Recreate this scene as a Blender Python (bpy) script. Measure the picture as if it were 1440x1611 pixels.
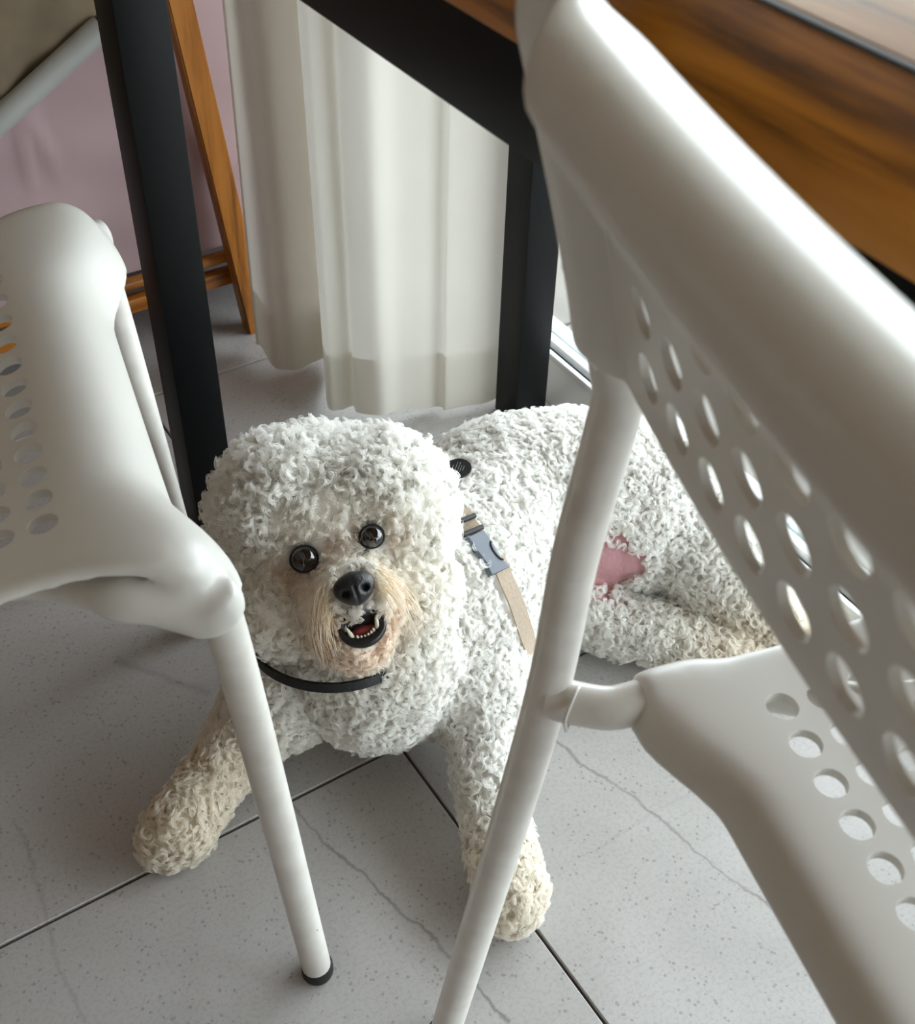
import bpy, bmesh, math, random
import numpy as np
from mathutils import Vector, Matrix, Quaternion

for o in list(bpy.data.objects):
    bpy.data.objects.remove(o, do_unlink=True)
scene = bpy.context.scene
COL = scene.collection
rng = np.random.default_rng(7)
random.seed(7)

# ------------------------------------------------------------------ camera
FPX, IW, IH = 1929.3, 1440.0, 1611.0
CAM_H = 0.87
_p, _r, _y = (math.radians(v) for v in (42.60, 1.60, 33.92))
_fw = np.array([0, math.cos(_p), -math.sin(_p)])
_rt = np.array([1.0, 0, 0]); _up = np.array([0, math.sin(_p), math.cos(_p)])
_r2 = math.cos(_r) * _rt + math.sin(_r) * _up
_u2 = -math.sin(_r) * _rt + math.cos(_r) * _up
_Rz = np.array([[math.cos(_y), math.sin(_y), 0], [-math.sin(_y), math.cos(_y), 0], [0, 0, 1]])
FW, RT, UP = _Rz @ _fw, _Rz @ _r2, _Rz @ _u2
CP = np.array([0, 0, CAM_H])
cam_d = bpy.data.cameras.new('camera')
cam_d.sensor_fit = 'HORIZONTAL'; cam_d.sensor_width = 36.0
cam_d.lens = 36.0 * FPX / IW
cam_d.clip_start = 0.02; cam_d.clip_end = 200
cam_d.dof.use_dof = True; cam_d.dof.focus_distance = 0.95; cam_d.dof.aperture_fstop = 18.0
cam = bpy.data.objects.new('camera', cam_d); COL.objects.link(cam)
M = Matrix(((RT[0], UP[0], -FW[0], 0), (RT[1], UP[1], -FW[1], 0), (RT[2], UP[2], -FW[2], CAM_H), (0, 0, 0, 1)))
cam.matrix_world = M
scene.camera = cam

# ------------------------------------------------------------------ world, exposure
SKY_STRENGTH = 9.0
EXPOSURE = 0.10
world = bpy.data.worlds.new('world'); scene.world = world; world.use_nodes = True
bg = world.node_tree.nodes['Background']
bg.inputs[0].default_value = (0.86, 0.93, 1.0, 1); bg.inputs[1].default_value = SKY_STRENGTH
vs = scene.view_settings
vs.view_transform = 'Standard'; vs.look = 'None'; vs.gamma = 1.0; vs.use_curve_mapping = False
vs.exposure = EXPOSURE
scene.cycles.use_denoising = True
scene.cycles.max_bounces = 14; scene.cycles.diffuse_bounces = 12; scene.cycles.transmission_bounces = 12
# daylight enters through the glazed door: a light portal for the sky in its opening
pl = bpy.data.lights.new('window_daylight', 'AREA'); pl.shape = 'RECTANGLE'; pl.size = 2.10; pl.size_y = 3.75
pl.cycles.is_portal = True
plo = bpy.data.objects.new('window_daylight', pl); COL.objects.link(plo)
plo.location = (0.81, -0.725, 1.13); plo.rotation_euler = (0, math.radians(90), 0)

# ------------------------------------------------------------------ helpers
def ad(x, y, d):
    'world point at image position x, y and depth d along the view axis'
    return CP + d * (FW + RT * (x - 720) / FPX - UP * (y - 805.5) / FPX)
def az(x, y, z):
    'world point at image position x, y and height z'
    r = FW + RT * (x - 720) / FPX - UP * (y - 805.5) / FPX
    return CP + r * (z - CAM_H) / r[2]
def lin(r, g, b):
    f = lambda c: ((c / 255 + 0.055) / 1.055) ** 2.4 if c / 255 > 0.04045 else c / 255 / 12.92
    return (f(r), f(g), f(b), 1)

class NT:
    'tiny wrapper for node materials'
    def __init__(self, name):
        self.m = bpy.data.materials.new(name); self.m.use_nodes = True
        self.t = self.m.node_tree; self.b = self.t.nodes['Principled BSDF']; self.out = self.t.nodes['Material Output']
    def n(self, typ, **kw):
        nd = self.t.nodes.new(typ)
        for k, v in kw.items():
            if k.startswith('i_'):
                key = k[2:]
                key = int(key) if key.isdigit() else key.replace('_', ' ')
                nd.inputs[key].default_value = v
            else: setattr(nd, k, v)
        return nd
    def l(self, a, b): self.t.links.new(a, b)
    def ramp(self, fac, stops):
        r = self.n('ShaderNodeValToRGB'); e = r.color_ramp.elements
        while len(e) < len(stops): e.new(0.5)
        for el, (p, c) in zip(e, stops): el.position = p; el.color = c
        self.l(fac, r.inputs[0]); return r.outputs[0]
    def bump(self, h, strength=0.2, dist=0.002):
        b = self.n('ShaderNodeBump', i_Strength=strength, i_Distance=dist)
        self.l(h, b.inputs['Height']); self.l(b.outputs[0], self.b.inputs['Normal'])
    def math(self, op, a, b=None, clamp=False):
        nd = self.n('ShaderNodeMath', operation=op, use_clamp=clamp)
        for i, v in enumerate((a, b)):
            if v is None: continue
            if isinstance(v, (int, float)): nd.inputs[i].default_value = v
            else: self.l(v, nd.inputs[i])
        return nd.outputs[0]
    def mix(self, fac, a, b, blend='MIX'):
        nd = self.n('ShaderNodeMix', data_type='RGBA', blend_type=blend)
        if isinstance(fac, (int, float)): nd.inputs[0].default_value = fac
        else: self.l(fac, nd.inputs[0])
        for s, v in ((6, a), (7, b)):
            if isinstance(v, tuple): nd.inputs[s].default_value = v
            else: self.l(v, nd.inputs[s])
        return nd.outputs[2]

def plain(name, col, rough=0.5, metallic=0.0, noise=0.0, scale=40.0, bump=0.0, spec=0.5, coat=0.0):
    m = NT(name); m.b.inputs['Roughness'].default_value = rough; m.b.inputs['Metallic'].default_value = metallic
    m.b.inputs['Specular IOR Level'].default_value = spec; m.b.inputs['Coat Weight'].default_value = coat
    m.b.inputs['Base Color'].default_value = col
    if noise or bump:
        tc = m.n('ShaderNodeTexCoord'); nz = m.n('ShaderNodeTexNoise', i_Scale=scale, i_Detail=5.0)
        m.l(tc.outputs['Object'], nz.inputs['Vector'])
        if noise:
            dark = tuple(c * (1 - noise) for c in col[:3]) + (1,)
            m.l(m.ramp(nz.outputs[0], [(0.35, dark), (0.65, col)]), m.b.inputs['Base Color'])
        if bump: m.bump(nz.outputs[0], bump, 0.001)
    return m.m

def tag(o, label=None, cat=None, group=None, kind=None):
    if label: o['label'] = label
    if cat: o['category'] = cat
    if group: o['group'] = group
    if kind: o['kind'] = kind
    return o
def empty(name, loc=(0, 0, 0), rz=0.0):
    o = bpy.data.objects.new(name, None); COL.objects.link(o); o.empty_display_size = 0.05
    o.location = loc; o.rotation_euler = (0, 0, rz); return o
def link(name, me, mat=None, parent=None, smooth=None):
    o = bpy.data.objects.new(name, me); COL.objects.link(o)
    if mat is not None and not me.materials: me.materials.append(mat)
    if smooth is not None:
        for p in me.polygons: p.use_smooth = True
        me.set_sharp_from_angle(angle=math.radians(smooth))
    if parent is not None: o.parent = parent
    return o
def mesh(name, verts, faces):
    me = bpy.data.meshes.new(name); me.from_pydata([tuple(map(float, v)) for v in verts], [], faces); me.update(); return me
def bm_mesh(name, bm):
    me = bpy.data.meshes.new(name); bm.normal_update(); bm.to_mesh(me); bm.free(); return me
def add_box(bm, lo, hi, bev=0.0, seg=2):
    r = bmesh.ops.create_cube(bm, size=1.0); vs_ = r['verts']
    for v in vs_:
        v.co = Vector([(lo[k] + hi[k]) / 2 + v.co[k] * (hi[k] - lo[k]) for k in range(3)])
    if bev:
        es = list({e for v in vs_ for e in v.link_edges})
        bmesh.ops.bevel(bm, geom=es, offset=bev, segments=seg, profile=0.5, affect='EDGES')
def box(name, lo, hi, mat, parent=None, bev=0.002, seg=2, smooth=40):
    bm = bmesh.new(); add_box(bm, lo, hi, bev, seg)
    return link(name, bm_mesh(name, bm), mat, parent, smooth)
def catmull(pts, per=8):
    P = np.array(pts, float); out = []
    Q = np.vstack([2 * P[0] - P[1], P, 2 * P[-1] - P[-2]])
    for i in range(1, len(Q) - 2):
        for k in range(per):
            t = k / per; a, b, c, d = Q[i - 1], Q[i], Q[i + 1], Q[i + 2]
            out.append(0.5 * (2 * b + (c - a) * t + (2 * a - 5 * b + 4 * c - d) * t * t + (-a + 3 * b - 3 * c + d) * t ** 3))
    out.append(P[-1]); return np.array(out)
def tube_geo(path, rad, n=16, cap=True, flat=None):
    'verts, faces of a tube along path; rad a number or a list; flat=(width, thickness, upvector) for a strap'
    path = np.array(path, float); m = len(path)
    tan = np.gradient(path, axis=0); tan /= np.linalg.norm(tan, axis=1)[:, None] + 1e-12
    up = np.array([0, 0, 1.0]) if abs(tan[0][2]) < 0.9 else np.array([1.0, 0, 0])
    V = []; nrm = np.cross(tan[0], up); nrm /= np.linalg.norm(nrm)
    for i in range(m):
        nrm = nrm - tan[i] * (nrm @ tan[i]); nrm /= np.linalg.norm(nrm)
        bi = np.cross(tan[i], nrm); r = rad[i] if hasattr(rad, '__len__') else rad
        for k in range(n):
            a = 2 * math.pi * k / n; V.append(path[i] + r * (math.cos(a) * nrm + math.sin(a) * bi))
    F = [(i * n + k, i * n + (k + 1) % n, (i + 1) * n + (k + 1) % n, (i + 1) * n + k) for i in range(m - 1) for k in range(n)]
    if cap: F += [tuple(range(n))[::-1], tuple((m - 1) * n + k for k in range(n))]
    return V, F
def tube(name, path, rad, mat, parent=None, n=16, smooth=50):
    V, F = tube_geo(path, rad, n); return link(name, mesh(name, V, F), mat, parent, smooth)
def evaluated(o, name):
    'final mesh of an object with modifiers; the helper object is removed'
    dg = bpy.context.evaluated_depsgraph_get(); dg.update()
    me = bpy.data.meshes.new_from_object(o.evaluated_get(dg)); me.name = name
    old = o.data; bpy.data.objects.remove(o, do_unlink=True); bpy.data.meshes.remove(old); return me
def remeshed(name, geos, voxel=0.0, smooth_it=6, factor=0.5, cutters=None):
    V, F = [], []
    for v, f in geos:
        b = len(V); V += [tuple(x) for x in v]; F += [tuple(i + b for i in q) for q in f]
    o = link('tmp', mesh('tmp', V, F))
    if voxel:
        r = o.modifiers.new('r', 'REMESH'); r.mode = 'VOXEL'; r.voxel_size = voxel; r.use_smooth_shade = True
    if smooth_it:
        s = o.modifiers.new('s', 'SMOOTH'); s.iterations = smooth_it; s.factor = factor
    if cutters:
        me = evaluated(o, 'tmp2'); me.materials.clear(); o = link('tmp', me)
        V, F = [], []
        for v, f in cutters:
            b = len(V); V += [tuple(x) for x in v]; F += [tuple(i + b for i in q) for q in f]
        c = link('cut', mesh('cut', V, F))
        bo = o.modifiers.new('b', 'BOOLEAN'); bo.operation = 'DIFFERENCE'; bo.object = c; bo.solver = 'EXACT'
        me = evaluated(o, name); cm = c.data; bpy.data.objects.remove(c, do_unlink=True); bpy.data.meshes.remove(cm)
    else: me = evaluated(o, name)
    me.materials.clear(); return me
def smooth01(x, a, b):
    t = min(1, max(0, (x - a) / (b - a))); return t * t * (3 - 2 * t)
def lathe(profile, n=20):
    V = []; F = []
    for r, z in profile:
        for k in range(n):
            a = 2 * math.pi * k / n; V.append((r * math.cos(a), r * math.sin(a), z))
    m = len(profile)
    F = [(i * n + k, i * n + (k + 1) % n, (i + 1) * n + (k + 1) % n, (i + 1) * n + k) for i in range(m - 1) for k in range(n)]
    F += [tuple(range(n))[::-1], tuple((m - 1) * n + k for k in range(n))]
    return V, F

def sphere_geo(c, r, sub=2, scale=(1, 1, 1)):
    bm = bmesh.new(); bmesh.ops.create_icosphere(bm, subdivisions=sub, radius=1.0)
    V = [(c[0] + v.co.x * r * scale[0], c[1] + v.co.y * r * scale[1], c[2] + v.co.z * r * scale[2]) for v in bm.verts]
    F = [tuple(v.index for v in f.verts) for f in bm.faces]; bm.free(); return V, F

# ------------------------------------------------------------------ materials
def mat_tile():
    m = NT('porcelain_tile'); tc = m.n('ShaderNodeTexCoord')
    geo = m.n('ShaderNodeNewGeometry'); pos = geo.outputs['Position']
    n1 = m.n('ShaderNodeTexNoise', i_Scale=3.2, i_Detail=6.0, i_Roughness=0.6, i_Distortion=0.6); m.l(pos, n1.inputs['Vector'])
    n2 = m.n('ShaderNodeTexNoise', i_Scale=300.0, i_Detail=3.0, i_Roughness=0.7); m.l(pos, n2.inputs['Vector'])
    n3 = m.n('ShaderNodeTexVoronoi', i_Scale=170.0); m.l(pos, n3.inputs['Vector'])
    n3b = m.n('ShaderNodeTexNoise', i_Scale=40.0, i_Detail=2.0); m.l(pos, n3b.inputs['Vector'])
    base = m.ramp(n1.outputs[0], [(0.3, lin(166, 163, 160)), (0.5, lin(180, 177, 175)), (0.7, lin(190, 188, 187))])
    grain = m.ramp(n2.outputs[0], [(0.36, (0.78, 0.78, 0.78, 1)), (0.52, (1, 1, 1, 1))])
    c = m.mix(0.6, base, grain, 'MULTIPLY')
    sp = m.math('LESS_THAN', n3.outputs['Distance'], 0.22)
    sp2 = m.math('MULTIPLY', sp, m.math('GREATER_THAN', n3b.outputs[0], 0.48))
    c = m.mix(m.math('MULTIPLY', sp2, 0.36), c, lin(92, 88, 86))
    # a few drifting veins, as drawn in the glaze: warped straight lines
    nz = m.n('ShaderNodeTexNoise', i_Scale=9.0, i_Detail=6.0, i_Roughness=0.65); m.l(pos, nz.inputs['Vector'])
    warp = m.math('MULTIPLY', m.math('SUBTRACT', nz.outputs[0], 0.5), 0.035)
    sx = m.n('ShaderNodeSeparateXYZ'); m.l(pos, sx.inputs[0])
    nv = m.n('ShaderNodeTexNoise', i_Scale=22.0, i_Detail=2.0); m.l(pos, nv.inputs['Vector'])
    for (x0, y0), (x1, y1), w, s in VEINS:
        L = math.hypot(x1 - x0, y1 - y0); nx, ny = -(y1 - y0) / L, (x1 - x0) / L; tx, ty = (x1 - x0) / L, (y1 - y0) / L
        d = m.math('ADD', m.math('MULTIPLY', m.math('SUBTRACT', sx.outputs[0], x0), nx), m.math('MULTIPLY', m.math('SUBTRACT', sx.outputs[1], y0), ny))
        d = m.math('ABSOLUTE', m.math('ADD', d, warp))
        a = m.math('ADD', m.math('MULTIPLY', m.math('SUBTRACT', sx.outputs[0], x0), tx), m.math('MULTIPLY', m.math('SUBTRACT', sx.outputs[1], y0), ty))
        inside = m.math('MULTIPLY', m.math('GREATER_THAN', a, 0.0), m.math('LESS_THAN', a, L))
        k = m.math('MULTIPLY', m.math('SUBTRACT', 1.0, m.math('DIVIDE', d, w), True), inside)
        k = m.math('MULTIPLY', k, m.math('MULTIPLY', nv.outputs[0], s))
        c = m.mix(k, c, lin(88, 84, 84))
    m.l(c, m.b.inputs['Base Color'])
    rr = m.ramp(n2.outputs[0], [(0.3, (0.42, 0.42, 0.42, 1)), (0.7, (0.34, 0.34, 0.34, 1))]); m.l(rr, m.b.inputs['Roughness'])
    m.bump(n2.outputs[0], 0.08, 0.0008)
    return m.m
def _v(p, q, w, s):
    a = az(*p, 0); b = az(*q, 0); return ((a[0], a[1]), (b[0], b[1]), w, s)
VEINS = [_v((455, 1265), (800, 1611), 0.0022, 1.1), _v((868, 1160), (1300, 1500), 0.0022, 1.0), _v((20, 1290), (130, 1611), 0.003, 0.4),
         _v((850, 1380), (1120, 1230), 0.002, 0.2), _v((180, 1040), (330, 1090), 0.006, 0.45)]

def mat_wood(name, cols, axis=1, scale=1.0, rough=0.4, coat=0.0):
    m = NT(name); tc = m.n('ShaderNodeTexCoord'); mp = m.n('ShaderNodeMapping')
    sc = [30.0 * scale] * 3; sc[axis] = 1.6 * scale; mp.inputs['Scale'].default_value = sc
    m.l(tc.outputs['Object'], mp.inputs['Vector'])
    n1 = m.n('ShaderNodeTexNoise', i_Scale=1.0, i_Detail=4.0, i_Roughness=0.6, i_Distortion=1.2); m.l(mp.outputs[0], n1.inputs['Vector'])
    mp2 = m.n('ShaderNodeMapping'); sc2 = [170.0 * scale] * 3; sc2[axis] = 9.0 * scale; mp2.inputs['Scale'].default_value = sc2
    m.l(tc.outputs['Object'], mp2.inputs['Vector'])
    n2 = m.n('ShaderNodeTexNoise', i_Scale=1.0, i_Detail=5.0, i_Roughness=0.7); m.l(mp2.outputs[0], n2.inputs['Vector'])
    base = m.ramp(n1.outputs[0], [(0.32, cols[0]), (0.5, cols[1]), (0.68, cols[2])])
    pores = m.ramp(n2.outputs[0], [(0.40, (0.45, 0.42, 0.40, 1)), (0.55, (1, 1, 1, 1))])
    msk = m.ramp(n1.outputs[0], [(0.40, (1, 1, 1, 1)), (0.56, (0.1, 0.1, 0.1, 1))])
    c = m.mix(m.math('MULTIPLY', msk, 0.9), base, m.mix(1.0, base, pores, 'MULTIPLY'))
    m.l(c, m.b.inputs['Base Color']); m.b.inputs['Roughness'].default_value = rough; m.b.inputs['Coat Weight'].default_value = coat
    m.b.inputs['Coat Roughness'].default_value = 0.05
    m.bump(n2.outputs[0], 0.12, 0.0006); return m.m

def mat_paint_tube():
    m = NT('white_painted_steel'); tc = m.n('ShaderNodeTexCoord')
    n = m.n('ShaderNodeTexNoise', i_Scale=60.0, i_Detail=4.0); m.l(tc.outputs['Object'], n.inputs['Vector'])
    v = m.n('ShaderNodeTexVoronoi', i_Scale=38.0); m.l(tc.outputs['Object'], v.inputs['Vector'])
    n2 = m.n('ShaderNodeTexNoise', i_Scale=14.0); m.l(tc.outputs['Object'], n2.inputs['Vector'])
    c = m.ramp(n.outputs[0], [(0.3, lin(208, 203, 195)), (0.7, lin(220, 216, 209))])
    chip = m.math('MULTIPLY', m.math('LESS_THAN', v.outputs['Distance'], 0.055), m.math('GREATER_THAN', n2.outputs[0], 0.55))
    c = m.mix(m.math('MULTIPLY', chip, 0.85), c, lin(60, 52, 48))
    m.l(c, m.b.inputs['Base Color']); m.b.inputs['Roughness'].default_value = 0.28
    return m.m

def mat_curtain(name, col, trans):
    m = NT(name)
    tc = m.n('ShaderNodeTexCoord'); n = m.n('ShaderNodeTexNoise', i_Scale=6.0, i_Detail=3.0); m.l(tc.outputs['Object'], n.inputs['Vector'])
    w = m.n('ShaderNodeTexNoise', i_Scale=900.0, i_Detail=1.0); m.l(tc.outputs['Object'], w.inputs['Vector'])
    c = m.ramp(n.outputs[0], [(0.3, tuple(x * 0.95 for x in col[:3]) + (1,)), (0.7, col)])
    d = m.n('ShaderNodeBsdfDiffuse'); t = m.n('ShaderNodeBsdfTranslucent'); mx = m.n('ShaderNodeMixShader', i_0=trans)
    m.l(c, d.inputs[0]); m.l(c, t.inputs[0]); m.l(d.outputs[0], mx.inputs[1]); m.l(t.outputs[0], mx.inputs[2])
    b = m.n('ShaderNodeBump', i_Strength=0.1, i_Distance=0.0005); m.l(w.outputs[0], b.inputs['Height']); m.l(b.outputs[0], d.inputs['Normal'])
    m.l(mx.outputs[0], m.out.inputs['Surface']); return m.m

MT = dict(
    tile=mat_tile(), grout=plain('grout', lin(82, 74, 68), 0.9, noise=0.25, scale=90),
    wall=plain('painted_wall', lin(136, 98, 60), 0.8, noise=0.04, scale=5), ceil=plain('ceiling_paint', lin(226, 220, 210), 0.85, noise=0.03, scale=5),
    plastic=plain('white_plastic', lin(212, 209, 202), 0.36, noise=0.02, scale=18, spec=0.45),
    steel=mat_paint_tube(), rubber=plain('black_rubber', lin(28, 27, 27), 0.6, noise=0.2, scale=80),
    black=plain('black_powder_coat', lin(9, 10, 11), 0.45, noise=0.3, scale=220, bump=0.05, spec=0.16),
    wood=mat_wood('oiled_oak', [lin(112, 66, 18), lin(184, 116, 34), lin(204, 136, 50)], axis=1, rough=0.42),
    top=mat_wood('lacquered_oak', [lin(140, 92, 48), lin(168, 116, 66), lin(184, 132, 82)], axis=1, rough=0.3, coat=1.0),
    inlay=plain('dark_groove', lin(38, 30, 26), 0.6, noise=0.3, scale=100),
    bamboo=mat_wood('bamboo', [lin(150, 90, 28), lin(172, 108, 40), lin(184, 120, 52)], axis=2, scale=0.7, rough=0.35),
    bamboo_x=mat_wood('bamboo_rail', [lin(150, 90, 26), lin(176, 108, 36), lin(190, 122, 48)], axis=0, scale=0.7, rough=0.35),
    pink=plain('dusty_pink_cloth', lin(178, 152, 154), 0.9, noise=0.07, scale=14, bump=0.2),
    taupe=plain('mottled_taupe_cloth', lin(136, 120, 98), 0.9, noise=0.28, scale=16),
    greytube=plain('grey_tube', lin(168, 168, 164), 0.5, noise=0.06, scale=30),
    brass=plain('brass', lin(190, 160, 90), 0.25, metallic=1.0, noise=0.1, scale=60),
    curtain=mat_curtain('white_voile', lin(228, 224, 215), 0.28), hem=mat_curtain('voile_hem', lin(240, 237, 231), 0.42),
    pvc=plain('white_window_frame', lin(236, 238, 238), 0.35, noise=0.02, scale=20), gasket=plain('dark_gasket', lin(40, 45, 45), 0.6, noise=0.1, scale=60),
    seal=plain('teal_glass_edge', lin(120, 140, 138), 0.3, noise=0.08, scale=60),
    terrace=plain('terrace_tile', lin(134, 130, 123), 0.7, noise=0.1, scale=12), terrace_grout=plain('terrace_grout', lin(160, 156, 148), 0.9, noise=0.1, scale=60),
    blocker=plain('blocker_paint', lin(200, 198, 192), 0.85, noise=0.06, scale=4),  # used only on the added slab that blocks the high sky
)
def mat_glass():
    m = NT('window_glass'); t = m.n('ShaderNodeBsdfTransparent'); g = m.n('ShaderNodeBsdfGlossy', i_Roughness=0.02)
    t.inputs[0].default_value = (0.95, 0.97, 0.96, 1)
    mx = m.n('ShaderNodeMixShader', i_0=0.04)
    m.l(t.outputs[0], mx.inputs[1]); m.l(g.outputs[0], mx.inputs[2]); m.l(mx.outputs[0], m.out.inputs['Surface'])
    return m.m
MT['glass'] = mat_glass()

# ------------------------------------------------------------------ room shell
X0, X1, Y0, Y1, ZC = -4.0, 0.715, -3.6, 1.75, 2.45
floor = box('floor', (X0, Y0, -0.05), (0.80, Y1, -0.003), MT['grout'], bev=0, smooth=None); tag(floor, kind='structure')
T = 0.577; GX, GY = 0.323, 0.560; gap = 0.0014
tile_cache = {}
for i in range(-8, 2):
    for j in range(-8, 3):
        lo = [max(X0, GX + i * T + gap), max(Y0, GY + j * T + gap)]; hi = [min(0.722, GX + (i + 1) * T - gap), min(Y1, GY + (j + 1) * T - gap)]
        if hi[0] - lo[0] < 0.02 or hi[1] - lo[1] < 0.02: continue
        w, h = hi[0] - lo[0], hi[1] - lo[1]; key = (round(w, 4), round(h, 4))
        if key not in tile_cache:
            bm = bmesh.new(); add_box(bm, (0, 0, -0.008), (w, h, 0), 0.0008, 1); tile_cache[key] = bm_mesh('tile', bm)
        o = link('tile', tile_cache[key], MT['tile'], floor); o.location = (lo[0], lo[1], 0)
def struct(name, lo, hi, mat):
    return tag(box(name, lo, hi, mat, bev=0, smooth=None), kind='structure')
struct('ceiling', (X0, Y0, ZC), (0.80, Y1, ZC + 0.1), MT['ceil'])
struct('wall_left', (X0 - 0.1, Y0, -0.05), (X0, Y1, ZC), MT['wall'])
struct('wall_back', (X0, Y1, -0.05), (0.9, Y1 + 0.1, ZC), MT['wall'])
struct('wall_front', (X0, Y0 - 0.1, -0.05), (0.9, Y0, ZC), MT['wall'])
bm = bmesh.new()                                   # wall on the window side, around the glazed opening
WY0, WY1, WZ = -2.60, 1.15, 2.18
add_box(bm, (0.728, WY1, -0.05), (0.90, Y1, ZC)); add_box(bm, (0.728, Y0, -0.05), (0.90, WY0, ZC)); add_box(bm, (0.728, WY0, WZ), (0.90, WY1, ZC))
tag(link('wall_right', bm_mesh('wall_right', bm), MT['wall']), kind='structure')
# sliding glass door: threshold with tracks, posts, pane
win = tag(empty('window_1', (0.72, 0, 0)), kind='structure')
def wbox(name, lo, hi, mat, bev=0.001):
    return box(name, (lo[0] - 0.72, lo[1], lo[2]), (hi[0] - 0.72, hi[1], hi[2]), mat, win, bev=bev)
bm = bmesh.new()                                   # sloping sill of the door frame
for y_ in (WY0, WY1):
    for x_, z_ in ((0.000, -0.02), (0.000, 0.001), (0.0215, 0.0335), (0.08, 0.0335), (0.08, -0.02)): bm.verts.new((x_, y_, z_))
bm.verts.ensure_lookup_table()
bm.faces.new([bm.verts[k] for k in range(5)]); bm.faces.new([bm.verts[k] for k in (9, 8, 7, 6, 5)])
for k in range(5): bm.faces.new([bm.verts[q] for q in (k, k + 5, (k + 1) % 5 + 5, (k + 1) % 5)])
bmesh.ops.recalc_face_normals(bm, faces=bm.faces)
link('threshold', bm_mesh('threshold', bm), MT['pvc'], win)
wbox('track_lip', (0.7415, WY0, 0.0335), (0.7480, WY1, 0.042), MT['pvc'])
wbox('track_channel', (0.7480, WY0, 0.0335), (0.7565, WY1, 0.0350), MT['gasket'], 0)
wbox('sash_rail', (0.7565, WY0, 0.0335), (0.7680, WY1, 0.044), MT['pvc'])
wbox('glazing_seal', (0.7680, WY0, 0.0335), (0.7745, WY1, 0.0425), MT['seal'])
wbox('outer_lip', (0.7745, WY0, 0.0335), (0.782, WY1, 0.041), MT['pvc'])
wbox('pane', (0.7700, WY0, 0.0425), (0.7730, WY1, WZ - 0.05), MT['glass'], 0)
for yy in (WY0, WY1 - 0.05):
    wbox('frame_post', (0.757, yy, 0.044), (0.79, yy + 0.05, WZ), MT['pvc'])
wbox('head_rail', (0.757, WY0, WZ - 0.05), (0.79, WY1, WZ), MT['pvc'])
# terrace outside
struct('sky_blocker_1', (0.90, -4.5, 2.30), (2.70, 4.5, 2.42), MT['blocker'])          # unseen overhang slab, added to block the high sky
terr = struct('terrace_floor', (0.80, -5, -0.12), (6.0, 5, -0.043), MT['terrace_grout'])
tbm = bmesh.new(); add_box(tbm, (0, 0, -0.01), (0.585, 0.585, 0), 0.002, 1); tme = bm_mesh('paver', tbm)
for i in range(6):
    for j in range(-5, 6):
        o = link('paver', tme, MT['terrace'], terr); o.location = (0.83 + i * 0.59, 0.46 + j * 0.59, -0.034)

# ------------------------------------------------------------------ table
LS = 0.0413; TY1 = 0.911
LX = (0.278, 0.6605); LY = (TY1 - LS, -0.16)
table = tag(empty('dining_table', (0.49, 0.38, 0)), 'dining table with oak top and black steel legs over the dog', 'table')
def tbox(name, lo, hi, mat, bev=0.0012, parent=None, label=None):
    o = box(name, [lo[k] - (0.49, 0.38, 0)[k] for k in range(3)], [hi[k] - (0.49, 0.38, 0)[k] for k in range(3)], mat, parent or table, bev=bev)
    if label: o['label'] = label
    return o
for lx in LX:
    for ly in LY: tbox('leg', (lx, ly, 0.0), (lx + LS, ly + LS, 0.692), MT['black'], label='square black steel leg')
AZ0, AZ1 = 0.640, 0.694
XE = LX[1] + LS; YS = LY[1]
tbox('apron', (LX[0] - 0.0005, YS + LS, AZ0), (LX[0] + 0.02, LY[0], AZ1), MT['black'], label='black steel apron rail')
tbox('apron', (XE - 0.02, YS + LS, AZ0), (XE + 0.0005, LY[0], AZ1), MT['black'])
tbox('apron', (LX[0] + LS, LY[0], AZ0), (LX[1], LY[0] + 0.02, AZ1), MT['black'])
tbox('apron', (LX[0] + LS, YS + 0.02, AZ0), (LX[1], YS + LS, AZ1), MT['black'])
ox = 0.0174; TX0, TX1, TYa, TYb = LX[0] - ox, XE + ox, YS - ox, TY1 + 0.003
tbox('edge_band', (TX0, TYa, AZ1), (TX0 + 0.02, TYb, 0.7445), MT['wood'], 0.0015, label='thick oak edge with open grain')
tbox('edge_band', (TX1 - 0.02, TYa, AZ1), (TX1, TYb, 0.7445), MT['wood'], 0.0015)
tbox('edge_band', (TX0 + 0.02, TYb - 0.02, AZ1), (TX1 - 0.02, TYb, 0.7445), MT['wood'], 0.0015)
tbox('edge_band', (TX0 + 0.02, TYa, AZ1), (TX1 - 0.02, TYa + 0.02, 0.7445), MT['wood'], 0.0015)
tbox('inlay_line', (TX0 + 0.0012, TYa + 0.0012, 0.7435), (TX0 + 0.0045, TYb - 0.0012, 0.7458), MT['inlay'], 0.0004)
tbox('tabletop', (TX0 + 0.0045, TYa + 0.004, 0.735), (TX1 - 0.004, TYb - 0.004, 0.7462), MT['top'], 0.0008, label='glossy lacquered oak top')

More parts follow.
